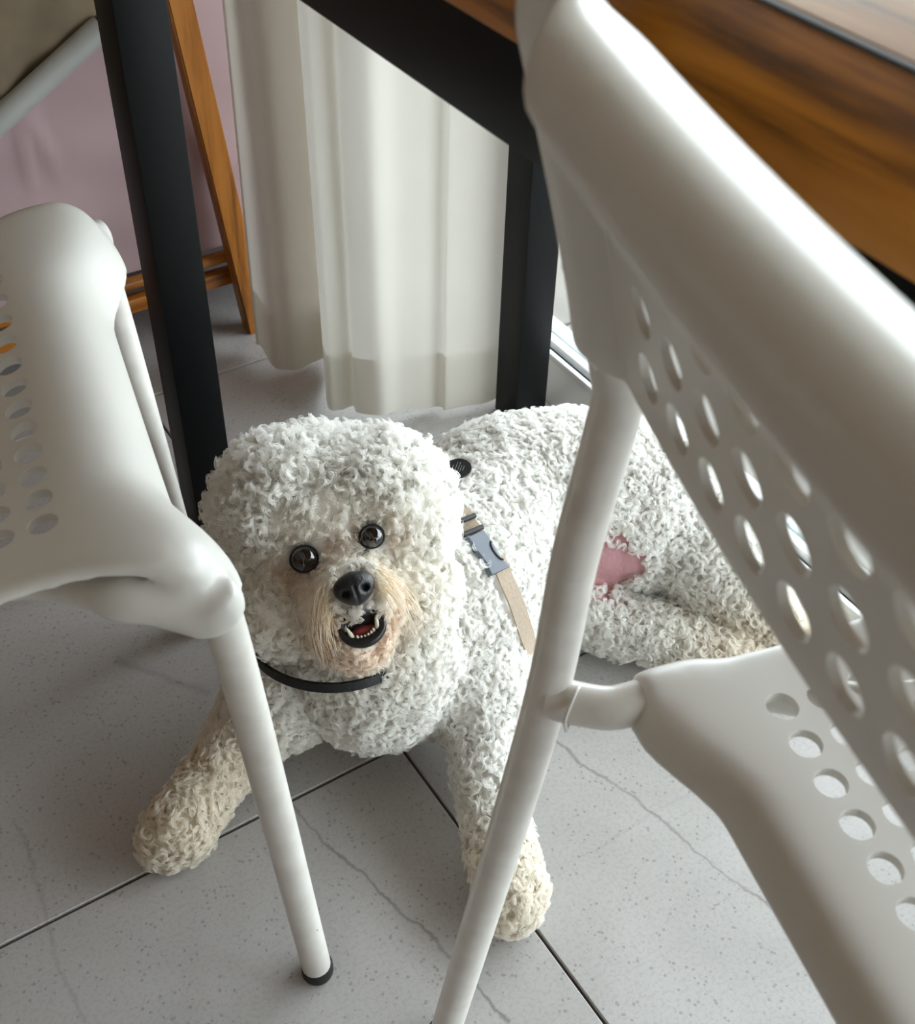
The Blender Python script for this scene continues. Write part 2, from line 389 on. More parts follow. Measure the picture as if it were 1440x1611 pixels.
# ------------------------------------------------------------------ chairs
HALF = 0.185
def chair_meshes():
    # seat shell
    prof = catmull([(0.050, 0.388), (0.0535, 0.401), (0.064, 0.4095), (0.085, 0.411), (0.13, 0.4105), (0.2, 0.419), (0.27, 0.432), (0.31, 0.4395), (0.335, 0.4385), (0.351, 0.4285), (0.362, 0.411), (0.3675, 0.392)], 4)
    nq = 56; V = []; rows = len(prof)
    for i, (a, z) in enumerate(prof):
        w = np.interp(a, [0.05, 0.1, 0.2, 0.30, 0.35, 0.37], [0.168, 0.172, 0.172, 0.180, 0.194, 0.199])
        fr = smooth01(a, 0.25, 0.36); rr = 1 - smooth01(a, 0.05, 0.12)
        for j in range(nq + 1):
            q = -1 + 2 * j / nq; aq = abs(q)
            c = w * math.sin(min(1, aq / 0.97) * math.pi / 2) ** 0.9 if False else w * min(1.0, aq / 0.93)
            dz = -0.011 * max(0, (aq - 0.90) / 0.10) ** 1.6
            ac = abs(c)
            da = fr * 0.022 * smooth01(ac, 0.09, 0.17) * (1 - 0.8 * smooth01(aq, 0.86, 1.0)) - rr * 0.020 * smooth01(ac, 0.09, 0.15)
            zz = z + np.interp(a, [0.05, 0.15, 0.25, 0.34, 0.37], [0.003, 0.005, 0.014, 0.012, 0.006]) * (ac / 0.18) ** 2 + dz
            zz -= 0.004 * (1 - min(1, (ac / 0.14) ** 2)) * smooth01(a, 0.1, 0.2) * (1 - smooth01(a, 0.27, 0.33))
            aa = a + da; wc = smooth01(aq, 0.80, 0.94) * smooth01(i / (rows - 1), 0.80, 0.93)     # corners sink into the sleeve
            c, aa, zz = c + wc * (0.1885 - c), aa + wc * (0.3585 - aa), zz + wc * (0.412 - zz)
            V.append((math.copysign(c, q), aa, zz))
    n1 = nq + 1
    top = np.array(V).reshape(rows, n1, 3)
    # thicken downward along approximate normals
    du = np.gradient(top, axis=0); dv = np.gradient(top, axis=1); nn = np.cross(dv, du); nn /= np.linalg.norm(nn, axis=2)[:, :, None] + 1e-12
    if nn[rows // 2, nq // 2, 2] < 0: nn = -nn
    bot = top - nn * 0.0055
    V = [tuple(v) for v in top.reshape(-1, 3)] + [tuple(v) for v in bot.reshape(-1, 3)]; off = rows * n1; F = []
    for i in range(rows - 1):
        for j in range(nq):
            a = i * n1 + j; F.append((a, a + 1, a + n1 + 1, a + n1)); F.append((off + a, off + a + n1, off + a + n1 + 1, off + a + 1))
    rim = [j for j in range(n1)] + [i * n1 + nq for i in range(1, rows)] + [(rows - 1) * n1 + j for j in range(nq - 1, -1, -1)] + [i * n1 for i in range(rows - 2, 0, -1)]
    for k in range(len(rim)):
        a, b = rim[k], rim[(k + 1) % len(rim)]; F.append((a, a + off, b + off, b))
    geos = [(V, F)]
    for sgn in (-1, 1):
        rail = catmull([(0.012, 0.003, 0.400), (0.020, 0.025, 0.4005), (0.0215, 0.045, 0.4015), (0.024, 0.085, 0.4005), (0.055, 0.16, 0.395), (0.062, 0.235, 0.404), (0.045, 0.285, 0.4150), (0.012, 0.322, 0.4235), (0.003, 0.347, 0.4195), (-0.0025, 0.3645, 0.406), (-0.0045, 0.3735, 0.386), (0.0, 0.400, 0.004)], 8)
        R = np.array([(sgn * (HALF - s), a, z) for s, a, z in rail])
        k0 = int(np.argmin(abs(R[:, 1] - 0.040))); k1 = int(np.argmin(abs(R[:, 1] - 0.125)))
        geos.append(tube_geo(R[k0:k1], [0.0150] * (k1 - k0 - 6) + list(np.linspace(0.015, 0.009, 6)), 20))
        k2 = int(np.argmin(abs(R[:, 1] - 0.295))); k3 = int(np.argmin(abs(R[:, 2] - 0.401) + (R[:, 1] < 0.36)))
        geos.append(tube_geo(R[k2:k3 + 1], list(np.linspace(0.006, 0.0152, 8)) + list(np.linspace(0.0152, 0.0146, k3 + 1 - k2 - 8)), 20))
        geos.append(sphere_geo((sgn * 0.1815, 0.3515, 0.4145), 0.0165)); geos.append(sphere_geo((sgn * 0.176, 0.335, 0.4205), 0.0150))
    cut = []
    for ci in range(-6, 7):
        for ri in range(10):
            v, f = lathe([(0.0080, 0.375), (0.0080, 0.47)], 20)
            cut.append(([(x + ci * 0.0222, y + 0.098 + ri * 0.0222, z) for x, y, z in v], f))
    seat = remeshed('seat', geos, 0.0023, 48, 0.5, cut)
    # backrest
    zt = 0.754; zb = 0.597
    at = lambda z: np.interp(z, [0.577, 0.596, 0.623, 0.661, 0.692, 0.734, 0.76], [0.0165, 0.013, 0.0078, -0.0013, -0.0096, -0.021, -0.0285])
    cs = np.linspace(-0.2005, 0.2005, 110); nz = 34; V = []; F = []
    for c in cs:
        ac = abs(c); loop_b, loop_f = [], []
        ztop = zt - 0.016 * max(0, (ac - 0.162) / 0.0385) ** 2.4
        for k in range(nz + 1):
            t = k / nz; z = zb + (ztop - zb) * (1 - (1 - t) ** 1.5)
            bulge = -0.012 * (1 - min(1, (c / HALF) ** 2))
            roll = smooth01(z, 0.693, 0.735) * (1 - smooth01(ac, 0.118, 0.168))
            h = 0.0017 + 0.0200 * roll
            u = (z - (ztop - 0.026)) / 0.026
            if u > 0: h *= math.sqrt(max(0.0, 1 - u * u)) + 0.02
            sl = 0.0158 ** 2 - (ac - HALF) ** 2
            sh_ = math.sqrt(sl) if sl > 0 else 0.0
            if u > 0: sh_ *= math.sqrt(max(0.0, 1 - u * u))
            hh = max(h if ac < HALF else 0.0004, sh_, 0.0004)
            if ac < HALF: hh = max(hh, 0.0017 * (1 if u <= 0 else math.sqrt(max(0, 1 - u * u)) + 0.05))
            ctr = at(z) + bulge - 0.008 * roll
            loop_b.append((c, ctr - hh, z)); loop_f.append((c, ctr + hh, z))
        V += loop_b + loop_f[::-1]
    n = 2 * (nz + 1)
    for i in range(len(cs) - 1):
        for k in range(n): F.append((i * n + k, i * n + (k + 1) % n, (i + 1) * n + (k + 1) % n, (i + 1) * n + k))
    F.append(tuple(range(n))[::-1]); F.append(tuple((len(cs) - 1) * n + k for k in range(n)))
    cut = []
    for ci in range(-5, 6):
        for z0, a0 in ((0.6215, -0.004), (0.6490, -0.011), (0.6765, -0.018)):
            v, f = lathe([(0.0092, -0.03), (0.0092, 0.03)], 20)
            th = math.atan(0.25)
            cut.append(([(x + ci * 0.0272, a0 + zz * math.cos(th) - y * math.sin(th), z0 + zz * math.sin(th) + y * math.cos(th)) for x, y, zz in v], [q[::-1] for q in f]))
    back = remeshed('backrest', [(V, F)], 0.0, 3, 0.4, cut)
    return seat, back
SEAT_ME, BACK_ME = chair_meshes()
for me in (SEAT_ME, BACK_ME):
    me.materials.append(MT['plastic'])
    for p in me.polygons: p.use_smooth = True
    me.set_sharp_from_angle(angle=math.radians(38))

def make_chair(loc, ang, label):
    ch = tag(empty('dining_chair', loc, ang), label, 'chair', 'white perforated chairs at the table')
    link('seat', SEAT_ME, None, ch)['label'] = 'white plastic seat pierced by rows of round holes'
    link('backrest', BACK_ME, None, ch)['label'] = 'white plastic backrest with rolled top and round holes'
    for sgn in (-1, 1):
        rear = catmull([(-0.021, -0.0415, 0.003), (-0.007, -0.014, 0.258), (0, 0, 0.40), (0, 0.006, 0.488), (0, 0.0142, 0.552), (0, 0.0165, 0.577), (0, 0.013, 0.596), (0, 0.0078, 0.623), (0, -0.0013, 0.661), (0, -0.0096, 0.692), (0, -0.013, 0.705)], 8)
        R = [(sgn * (HALF - s), a, z) for s, a, z in rear]
        lg = tube('rear_leg', R, 0.01075, MT['steel'], ch, 20)
        v, f = lathe([(0.0112, 0.0), (0.0118, 0.002), (0.0118, 0.010), (0.0108, 0.0125)], 20)
        link('foot_cap', mesh('foot_cap', [(x + R[0][0], y + R[0][1], z) for x, y, z in v], f), MT['rubber'], lg, 40)
        rail = catmull([(0.004, -0.001, 0.400), (0.012, 0.010, 0.400), (0.020, 0.025, 0.4005), (0.0215, 0.045, 0.4015), (0.024, 0.085, 0.4005), (0.055, 0.16, 0.395), (0.062, 0.235, 0.404), (0.045, 0.285, 0.4150), (0.012, 0.322, 0.4235), (0.003, 0.347, 0.4195), (-0.0025, 0.3645, 0.406), (-0.0045, 0.3735, 0.386), (0.0, 0.400, 0.003)], 8)
        R2 = [(sgn * (HALF - s), a, z) for s, a, z in rail]
        lf = tube('front_leg', R2, 0.01075, MT['steel'], ch, 20)
        link('foot_cap', mesh('foot_cap', [(x + R2[-1][0], y + R2[-1][1], z) for x, y, z in v], f), MT['rubber'], lf, 40)
        # weld bead where the seat rail meets the rear leg
        bead = []
        for k in range(22):
            a = 2 * math.pi * k / 21; rr = 0.0112 + 0.0008 * math.sin(5 * a)
            bead.append((sgn * (HALF - 0.0135), 0.0085, 0.400) + np.array((sgn * 0.75 * rr * math.cos(a), 0.75 * rr * math.cos(a), rr * math.sin(a))))
        tube('weld_bead', bead, 0.0009, MT['steel'], lg, 8)
    return ch
u = (0.968, -0.252); vv = (-0.252, -0.968)
chA = make_chair((0.2532 + HALF * vv[0], 0.2929 + HALF * vv[1], 0), math.atan2(-u[0], u[1]), 'white perforated chair seen from behind, tucked under the wooden table')
nL = (0.98071, -0.19546); FmL = (0.2022, 0.5973)
chB = make_chair((FmL[0] - 0.40 * nL[0], FmL[1] - 0.40 * nL[1], 0), math.atan2(-nL[0], nL[1]), 'white perforated chair at left whose front leg stands before the dog')
# brown rust mark on the sleeve of the nearer chair
rs = catmull([(-0.1995, -0.0005, 0.622), (-0.2000, -0.003, 0.629), (-0.1990, -0.0062, 0.636)], 6)
tube('rust_mark', rs, [0.0006 + 0.0019 * math.sin(math.pi * k / (len(rs) - 1)) for k in range(len(rs))], plain('rust', lin(82, 50, 30), 0.8, noise=0.4, scale=300), chA, 8)['label'] = 'small brown rust mark'

# ------------------------------------------------------------------ curtain
def make_curtain():
    pts = [(404, 545), (410, 548), (430, 580), (452, 586), (472, 586), (500, 572), (516, 560), (512, 590), (516, 640), (535, 645), (556, 640), (561, 652), (580, 660), (605, 662), (632, 648), (662, 640), (686, 634), (696, 636), (700, 641), (720, 638), (750, 632), (775, 624), (795, 610)]
    P = [az(x, y, 0.012)[:2] for x, y in pts]
    path = catmull([(p[0], p[1], 0) for p in P], 6)[:, :2]
    HB = 0.088
    zs = [0.012, 0.03, 0.05, 0.07, HB] + list(np.linspace(0.12, 2.43, 26))
    m = len(path); V = []; F = []
    sarc = np.concatenate([[0], np.cumsum(np.linalg.norm(np.diff(path, axis=0), axis=1))])
    for zi, z in enumerate(zs):
        for k, p in enumerate(path):
            w = 0.004 * math.sin(sarc[k] * 55 + z * 2.0) * min(1, z * 1.5) + 0.003 * math.sin(z * 5 + sarc[k] * 12) * min(1, z * 2)
            zz = z + (0.006 * math.sin(sarc[k] * 26) + 0.003 * math.sin(sarc[k] * 61 + 1) if zi < 5 else 0)
            V.append((p[0] + w, p[1] + w * 0.5, zz))
    for i in range(len(zs) - 1):
        for k in range(m - 1): F.append((i * m + k, i * m + k + 1, (i + 1) * m + k + 1, (i + 1) * m + k))
    c0 = (float(np.mean(path[:, 0])), float(np.mean(path[:, 1])), 0)
    root = tag(empty('curtain', c0), 'sheer white curtain hanging in folds beside the glass door', 'curtain')
    V = [(v[0] - c0[0], v[1] - c0[1], v[2]) for v in V]
    link('drape', mesh('drape', V, F), MT['curtain'], root, 180)
    # doubled hem band sewn to the inside of the foot of the drape
    hv = []; hz = [(0, 0.0), (1, 0.0), (2, 0.0), (3, 0.0), (4, 0.0)]
    nr = np.gradient(path, axis=0); nr = np.stack([-nr[:, 1], nr[:, 0]], 1); nr /= np.linalg.norm(nr, axis=1)[:, None]
    if nr[m // 2] @ np.array([-1.0, -0.3]) > 0: nr = -nr
    for i, _ in hz:
        for k in range(m):
            x, y, z = V[i * m + k]; hv.append((x + nr[k][0] * 0.0022, y + nr[k][1] * 0.0022, z))
    hf = [(i * m + k, i * m + k + 1, (i + 1) * m + k + 1, (i + 1) * m + k) for i in range(4) for k in range(m - 1)]
    link('hem', mesh('hem', hv, hf), MT['hem'], root, 180)
make_curtain()

# ------------------------------------------------------------------ bamboo framed fabric bench behind the table leg
def make_bench():
    by = 1.225
    b = tag(empty('fabric_bench', (0.40, by + 0.2, 0)), 'dusty pink cloth bench on a bamboo frame behind the table leg', 'bench')
    o0 = np.array([0.40, by + 0.2, 0])
    def bb(name, lo, hi, mat, bev=0.002): return box(name, np.array(lo) - o0, np.array(hi) - o0, mat, b, bev=bev)
    # cloth side panel with soft wrinkles
    xs = np.linspace(-0.14, 0.60, 110); zs = np.linspace(0.108, 0.72, 70); V = []
    for z in zs:
        for x in xs:
            d = 0.004 * math.sin(9 * x + 14 * z) + 0.0016 * math.sin(38 * x - 22 * z + 2 * math.sin(9 * z)) + 0.0012 * math.sin(75 * z + 20 * x)
            e = 0.005 * math.exp(-((x - 0.30 + 0.25 * (z - 0.26)) / 0.008) ** 2) * math.exp(-((z - 0.30) / 0.045) ** 2) + 0.004 * math.exp(-((x - 0.275) / 0.006) ** 2) * math.exp(-((z - 0.285) / 0.05) ** 2)
            V.append((x - o0[0], by - o0[1] - d - e, z))
    n = len(xs); F = [(i * n + k, i * n + k + 1, (i + 1) * n + k + 1, (i + 1) * n + k) for i in range(len(zs) - 1) for k in range(n - 1)]
    link('side_cloth', mesh('side_cloth', V, F), MT['pink'], b, 180)
    bb('seat_box', (-0.14, by + 0.008, 0.10), (0.60, by + 0.45, 0.72), MT['pink'], 0.01)
    for yy in (by - 0.008, by + 0.42):
        rail = catmull([(-0.14, yy, 0.1005), (0.3, yy, 0.101), (0.60, yy, 0.1015)], 4) - o0
        tube('upper_rail', rail, 0.0075, MT['bamboo_x'], b, 12)
        bb('lower_rail', (-0.14, yy - 0.008, 0.066), (0.60, yy + 0.008, 0.084), MT['bamboo_x'])
    # slanting legs: flat boards crossing the frame
    for (xa, xb, yy) in ((0.497, 0.438, by - 0.026), (-0.11, -0.05, by - 0.026), (0.497, 0.438, by + 0.452), (-0.11, -0.05, by + 0.452)):
        bm = bmesh.new(); w = 0.0135; t = 0.010; ztop = 0.70
        xt = xa + (xb - xa) * ztop / 0.52
        vs_ = [bm.verts.new(np.array(p) - o0) for p in [(xa - w, yy - t, 0), (xa + w, yy - t, 0), (xa + w, yy + t, 0), (xa - w, yy + t, 0), (xt - w, yy - t, ztop), (xt + w, yy - t, ztop), (xt + w, yy + t, ztop), (xt - w, yy + t, ztop)]]
        for f in ((3, 2, 1, 0), (4, 5, 6, 7), (0, 1, 5, 4), (1, 2, 6, 5), (2, 3, 7, 6), (3, 0, 4, 7)): bm.faces.new([vs_[k] for k in f])
        bmesh.ops.bevel(bm, geom=list(bm.edges), offset=0.002, segments=2, affect='EDGES')
        link('slanting_leg', bm_mesh('slanting_leg', bm), MT['bamboo'], b, 40)['label'] = 'slanting honey coloured bamboo leg'
    # taupe cover with a grey tube along its slanting lower edge
    cv = tag(empty('folded_cover', (0.25, by - 0.03, 0.36)), 'mottled taupe cover with a grey tube edge, on the pink bench', 'cover')
    c0 = np.array([0.25, by - 0.03, 0.36])
    p0 = np.array([0.257, 1.198, 0.333]); p1 = np.array([0.3695, 1.198, 0.399]); d = (p1 - p0) / np.linalg.norm(p1 - p0)
    tube('edge_tube', catmull([p0 - 0.25 * d - c0, p0 - c0, p1 - c0], 6), 0.0125, MT['greytube'], cv, 20)
    q0 = p0 - 0.25 * d; V = []; nu, nv_ = 24, 20
    for j in range(nv_ + 1):
        for i in range(nu + 1):
            base = q0 + (p1 + 0.012 * d - q0) * i / nu; h = j / nv_ * 0.34
            wob = 0.003 * math.sin(i * 0.9 + j * 0.6) + 0.002 * math.sin(i * 1.7 - j)
            V.append(base + np.array([-0.1 * h, 0.010 - wob, h]) - c0)
    F = [(j * (nu + 1) + i, j * (nu + 1) + i + 1, (j + 1) * (nu + 1) + i + 1, (j + 1) * (nu + 1) + i) for j in range(nv_) for i in range(nu)]
    o = link('cover_cloth', mesh('cover_cloth', V, F), MT['taupe'], cv, 180); s = o.modifiers.new('s', 'SOLIDIFY'); s.thickness = 0.004
    tube('end_clip', [p1 - c0, p1 + d * 0.006 - c0], 0.009, MT['inlay'], cv, 16)
    tube('clip_ring', [p1 + d * 0.004 - c0 + np.array([0.0, -0.012, 0.004]), p1 + d * 0.012 - c0 + np.array([0, -0.012, 0.0045])], 0.002, MT['brass'], cv, 10)
make_bench()
#DOG
# ------------------------------------------------------------------ dog
def chain(pts):
    'blend of spheres along (point, radius) nodes'
    out = []
    for (a, ra), (b, rb) in zip(pts[:-1], pts[1:]):
        a, b = np.array(a), np.array(b); L = np.linalg.norm(b - a); n = max(2, int(L / (0.35 * min(ra, rb))) + 1)
        for k in range(n + 1):
            t = k / n; out.append(sphere_geo(a + (b - a) * t, ra + (rb - ra) * t))
    return out
HEAD = ad(525, 848, 0.972)                       # centre of the round head
MUZ = ad(556, 948, 0.900); NOSE = ad(558, 926, 0.853); MOUTH = ad(570, 985, 0.868)
EYES = [ad(479, 879, 0.8955), ad(585, 844, 0.8955)]
PAWS = [az(283, 1302, 0.027), az(803, 1402, 0.026), az(1245, 1015, 0.028), az(1155, 1035, 0.026)]
def dog_geos():
    g = []
    g += [sphere_geo(HEAD, 0.081, 3)]
    g += [sphere_geo(ad(458, 930, 0.950), 0.045, 3), sphere_geo(ad(618, 920, 0.950), 0.045, 3), sphere_geo(ad(470, 810, 0.955), 0.060, 3), sphere_geo(ad(592, 808, 0.955), 0.058, 3)]
    g += chain([(ad(545, 925, 0.945), 0.045), (MUZ, 0.034), (ad(558, 935, 0.878), 0.0225)])
    g += chain([(ad(545, 970, 0.945), 0.036), (ad(562, 995, 0.905), 0.024), (ad(566, 996, 0.888), 0.017)])
    chest = az(590, 1050, 0.090)
    g += chain([(HEAD, 0.07), (az(600, 1010, 0.11), 0.075), (chest, 0.066)])
    mid, loin, rump = az(800, 805, 0.102), az(900, 787, 0.104), az(985, 795, 0.098)
    g += chain([(chest, 0.066), (az(690, 950, 0.098), 0.088), (mid, 0.087), (loin, 0.084), (rump, 0.080)])
    g += chain([(az(585, 1105, 0.05), 0.034), (az(670, 1060, 0.06), 0.050)])
    # fore legs
    g += chain([(az(450, 1085, 0.075), 0.045), (az(392, 1150, 0.042), 0.027), (az(330, 1235, 0.032), 0.0215), (PAWS[0], 0.0245), (az(262, 1325, 0.022), 0.019)])
    g += chain([(az(735, 1055, 0.075), 0.050), (az(765, 1150, 0.045), 0.029), (az(778, 1290, 0.032), 0.0225), (PAWS[1], 0.0245), (az(806, 1425, 0.022), 0.019)])
    # hind legs, both laid out to the dog's left
    g += chain([(rump, 0.078), (az(1055, 815, 0.088), 0.064), (az(1125, 890, 0.072), 0.046), (az(1195, 965, 0.050), 0.028), (PAWS[2], 0.023)])
    g += chain([(az(890, 925, 0.050), 0.034), (az(955, 980, 0.034), 0.026), (az(1060, 1003, 0.032), 0.026), (PAWS[3], 0.0235), (az(1175, 1045, 0.022), 0.018)])
    return g
DOG_ME = remeshed('body', dog_geos(), 0.0042, 10, 0.5)
dog = tag(empty('dog', (float(az(740, 950, 0)[0]), float(az(740, 950, 0)[1]), 0)), 'fluffy white curly dog lying on the tiles looking up with open mouth', 'dog')
D0 = np.array(dog.location)

nvt = len(DOG_ME.vertices)
co = np.empty(nvt * 3); DOG_ME.vertices.foreach_get('co', co); co = co.reshape(-1, 3)
# keep the body above the floor
co[:, 2] = np.maximum(co[:, 2], 0.004)
from mathutils.bvhtree import BVHTree
bvh = BVHTree.FromPolygons([Vector(v) for v in co], [tuple(p.vertices) for p in DOG_ME.polygons])
_d = ad(958, 892, 1.0) - CP
BELLY = np.array(bvh.ray_cast(Vector(CP), Vector(_d).normalized())[0])
HF = (CP - HEAD) / np.linalg.norm(CP - HEAD)     # towards the viewer, the way the face looks
_tilt = math.radians(18.5)
HR = RT * math.cos(_tilt) + UP * math.sin(_tilt); HR -= HF * (HR @ HF); HR /= np.linalg.norm(HR)
HU = np.cross(HF, HR); HU = HU if HU @ UP > 0 else -HU
def gauss(P, c, s): return np.exp(-((P - c) ** 2).sum(1) / (2 * s * s))
def fur_colour(P):
    base = np.tile(np.array([0.985, 0.978, 0.955]), (len(P), 1))
    cream = np.array([0.955, 0.90, 0.80]); tan = np.array([0.92, 0.80, 0.68]); brown = np.array([0.62, 0.44, 0.30]); grey = np.array(lin(120, 112, 108)[:3])
    def mixc(c, w):
        nonlocal base
        w = np.clip(w, 0, 1)[:, None]; base = base * (1 - w) + c * w
    for p in PAWS: mixc(cream, 0.75 * gauss(P, p, 0.035))
    mixc(cream, 0.75 * gauss(P, PAWS[0] * 0.5 + az(392, 1150, 0.042) * 0.5, 0.04))
    mixc(cream, 0.5 * gauss(P, MUZ, 0.05))
    for p, a in ((ad(505, 1020, 0.90), 0.55), (ad(590, 1035, 0.89), 0.9), (ad(625, 985, 0.89), 0.85), (ad(520, 995, 0.88), 0.7), (ad(555, 1050, 0.90), 0.7)): mixc(tan, a * gauss(P, p, 0.014))
    mixc(brown, 0.75 * gauss(P, ad(530, 985, 0.875), 0.008)); mixc(brown, 0.6 * gauss(P, ad(618, 975, 0.875), 0.008))
    mixc(tan, 0.8 * gauss(P, ad(466, 915, 0.89), 0.010)); mixc(tan, 0.5 * gauss(P, ad(622, 850, 0.89), 0.010)); mixc(brown, 0.7 * gauss(P, ad(455, 908, 0.89), 0.009)); mixc(brown, 0.5 * gauss(P, ad(520, 868, 0.89), 0.005)); mixc(brown, 0.45 * gauss(P, ad(612, 852, 0.89), 0.007)); mixc(brown, 0.5 * gauss(P, ad(562, 838, 0.89), 0.005))
    mixc(grey, 0.35 * gauss(P, ad(562, 900, 0.865), 0.007)); mixc(grey, 0.15 * gauss(P, ad(560, 960, 0.865), 0.008))
    return base
skin = fur_colour(co) * 0.97
dark = np.array(lin(26, 22, 22)[:3]); pinkc = np.array(lin(190, 142, 146)[:3])
def over(a, c, w):
    w = np.clip(w, 0, 1)[:, None]; return a * (1 - w) + c * w
for e, s_ in zip(EYES, (0.0085, 0.0078)): skin = over(skin, dark, 1.6 * gauss(co, e, s_))
skin = over(skin, dark, 1.5 * gauss(co, EYES[1] - HR * 0.010 - HU * 0.001, 0.005))
skin = over(skin, dark, 1.5 * gauss(co, MOUTH, 0.012))
skin = over(skin, pinkc, 1.9 * gauss(co, BELLY, 0.032))
DOG_ME.vertices.foreach_set('co', (co - D0).ravel())
at_ = DOG_ME.color_attributes.new('coat', 'FLOAT_COLOR', 'POINT')
at_.data.foreach_set('color', np.hstack([skin, np.ones((nvt, 1))]).ravel())
DOG_ME.update()
def mat_body():
    m = NT('dog_skin'); a = m.n('ShaderNodeAttribute', attribute_name='coat'); m.l(a.outputs['Color'], m.b.inputs['Base Color'])
    m.b.inputs['Roughness'].default_value = 0.85
    tc = m.n('ShaderNodeTexCoord'); n = m.n('ShaderNodeTexNoise', i_Scale=260.0, i_Detail=3.0); m.l(tc.outputs['Object'], n.inputs['Vector']); m.bump(n.outputs[0], 0.5, 0.002)
    return m.m
def mat_fur():
    m = NT('curly_fur'); a = m.n('ShaderNodeAttribute', attribute_name='coat')
    d = m.n('ShaderNodeBsdfDiffuse'); t = m.n('ShaderNodeBsdfTranslucent'); g = m.n('ShaderNodeBsdfGlossy', i_Roughness=0.35)
    m.l(a.outputs['Color'], d.inputs[0]); m.l(a.outputs['Color'], t.inputs[0]); m.l(a.outputs['Color'], g.inputs[0])
    x1 = m.n('ShaderNodeMixShader', i_0=0.52); x2 = m.n('ShaderNodeMixShader', i_0=0.05)
    m.l(d.outputs[0], x1.inputs[1]); m.l(t.outputs[0], x1.inputs[2]); m.l(x1.outputs[0], x2.inputs[1]); m.l(g.outputs[0], x2.inputs[2])
    m.l(x2.outputs[0], m.out.inputs['Surface']); return m.m
body = link('body', DOG_ME, mat_body(), dog, 180)

def ray_hit(x, y, lift):
    d = ad(x, y, 1.0) - CP; loc, nrm, _, _ = bvh.ray_cast(Vector(CP), Vector(d).normalized())
    if loc is None: return None
    return np.array(loc) + np.array(nrm) * lift, np.array(nrm)
STRAP = [h[0] for h in (ray_hit(x, y, 0.0) for x, y in [(728, 820), (742, 850), (757, 872), (772, 895), (784, 925), (795, 950), (805, 975), (814, 1000), (822, 1020)]) if h]
STRAP = catmull(STRAP, 6)
def H0(p, x, y, z): return p + HR * x + HU * y + HF * z
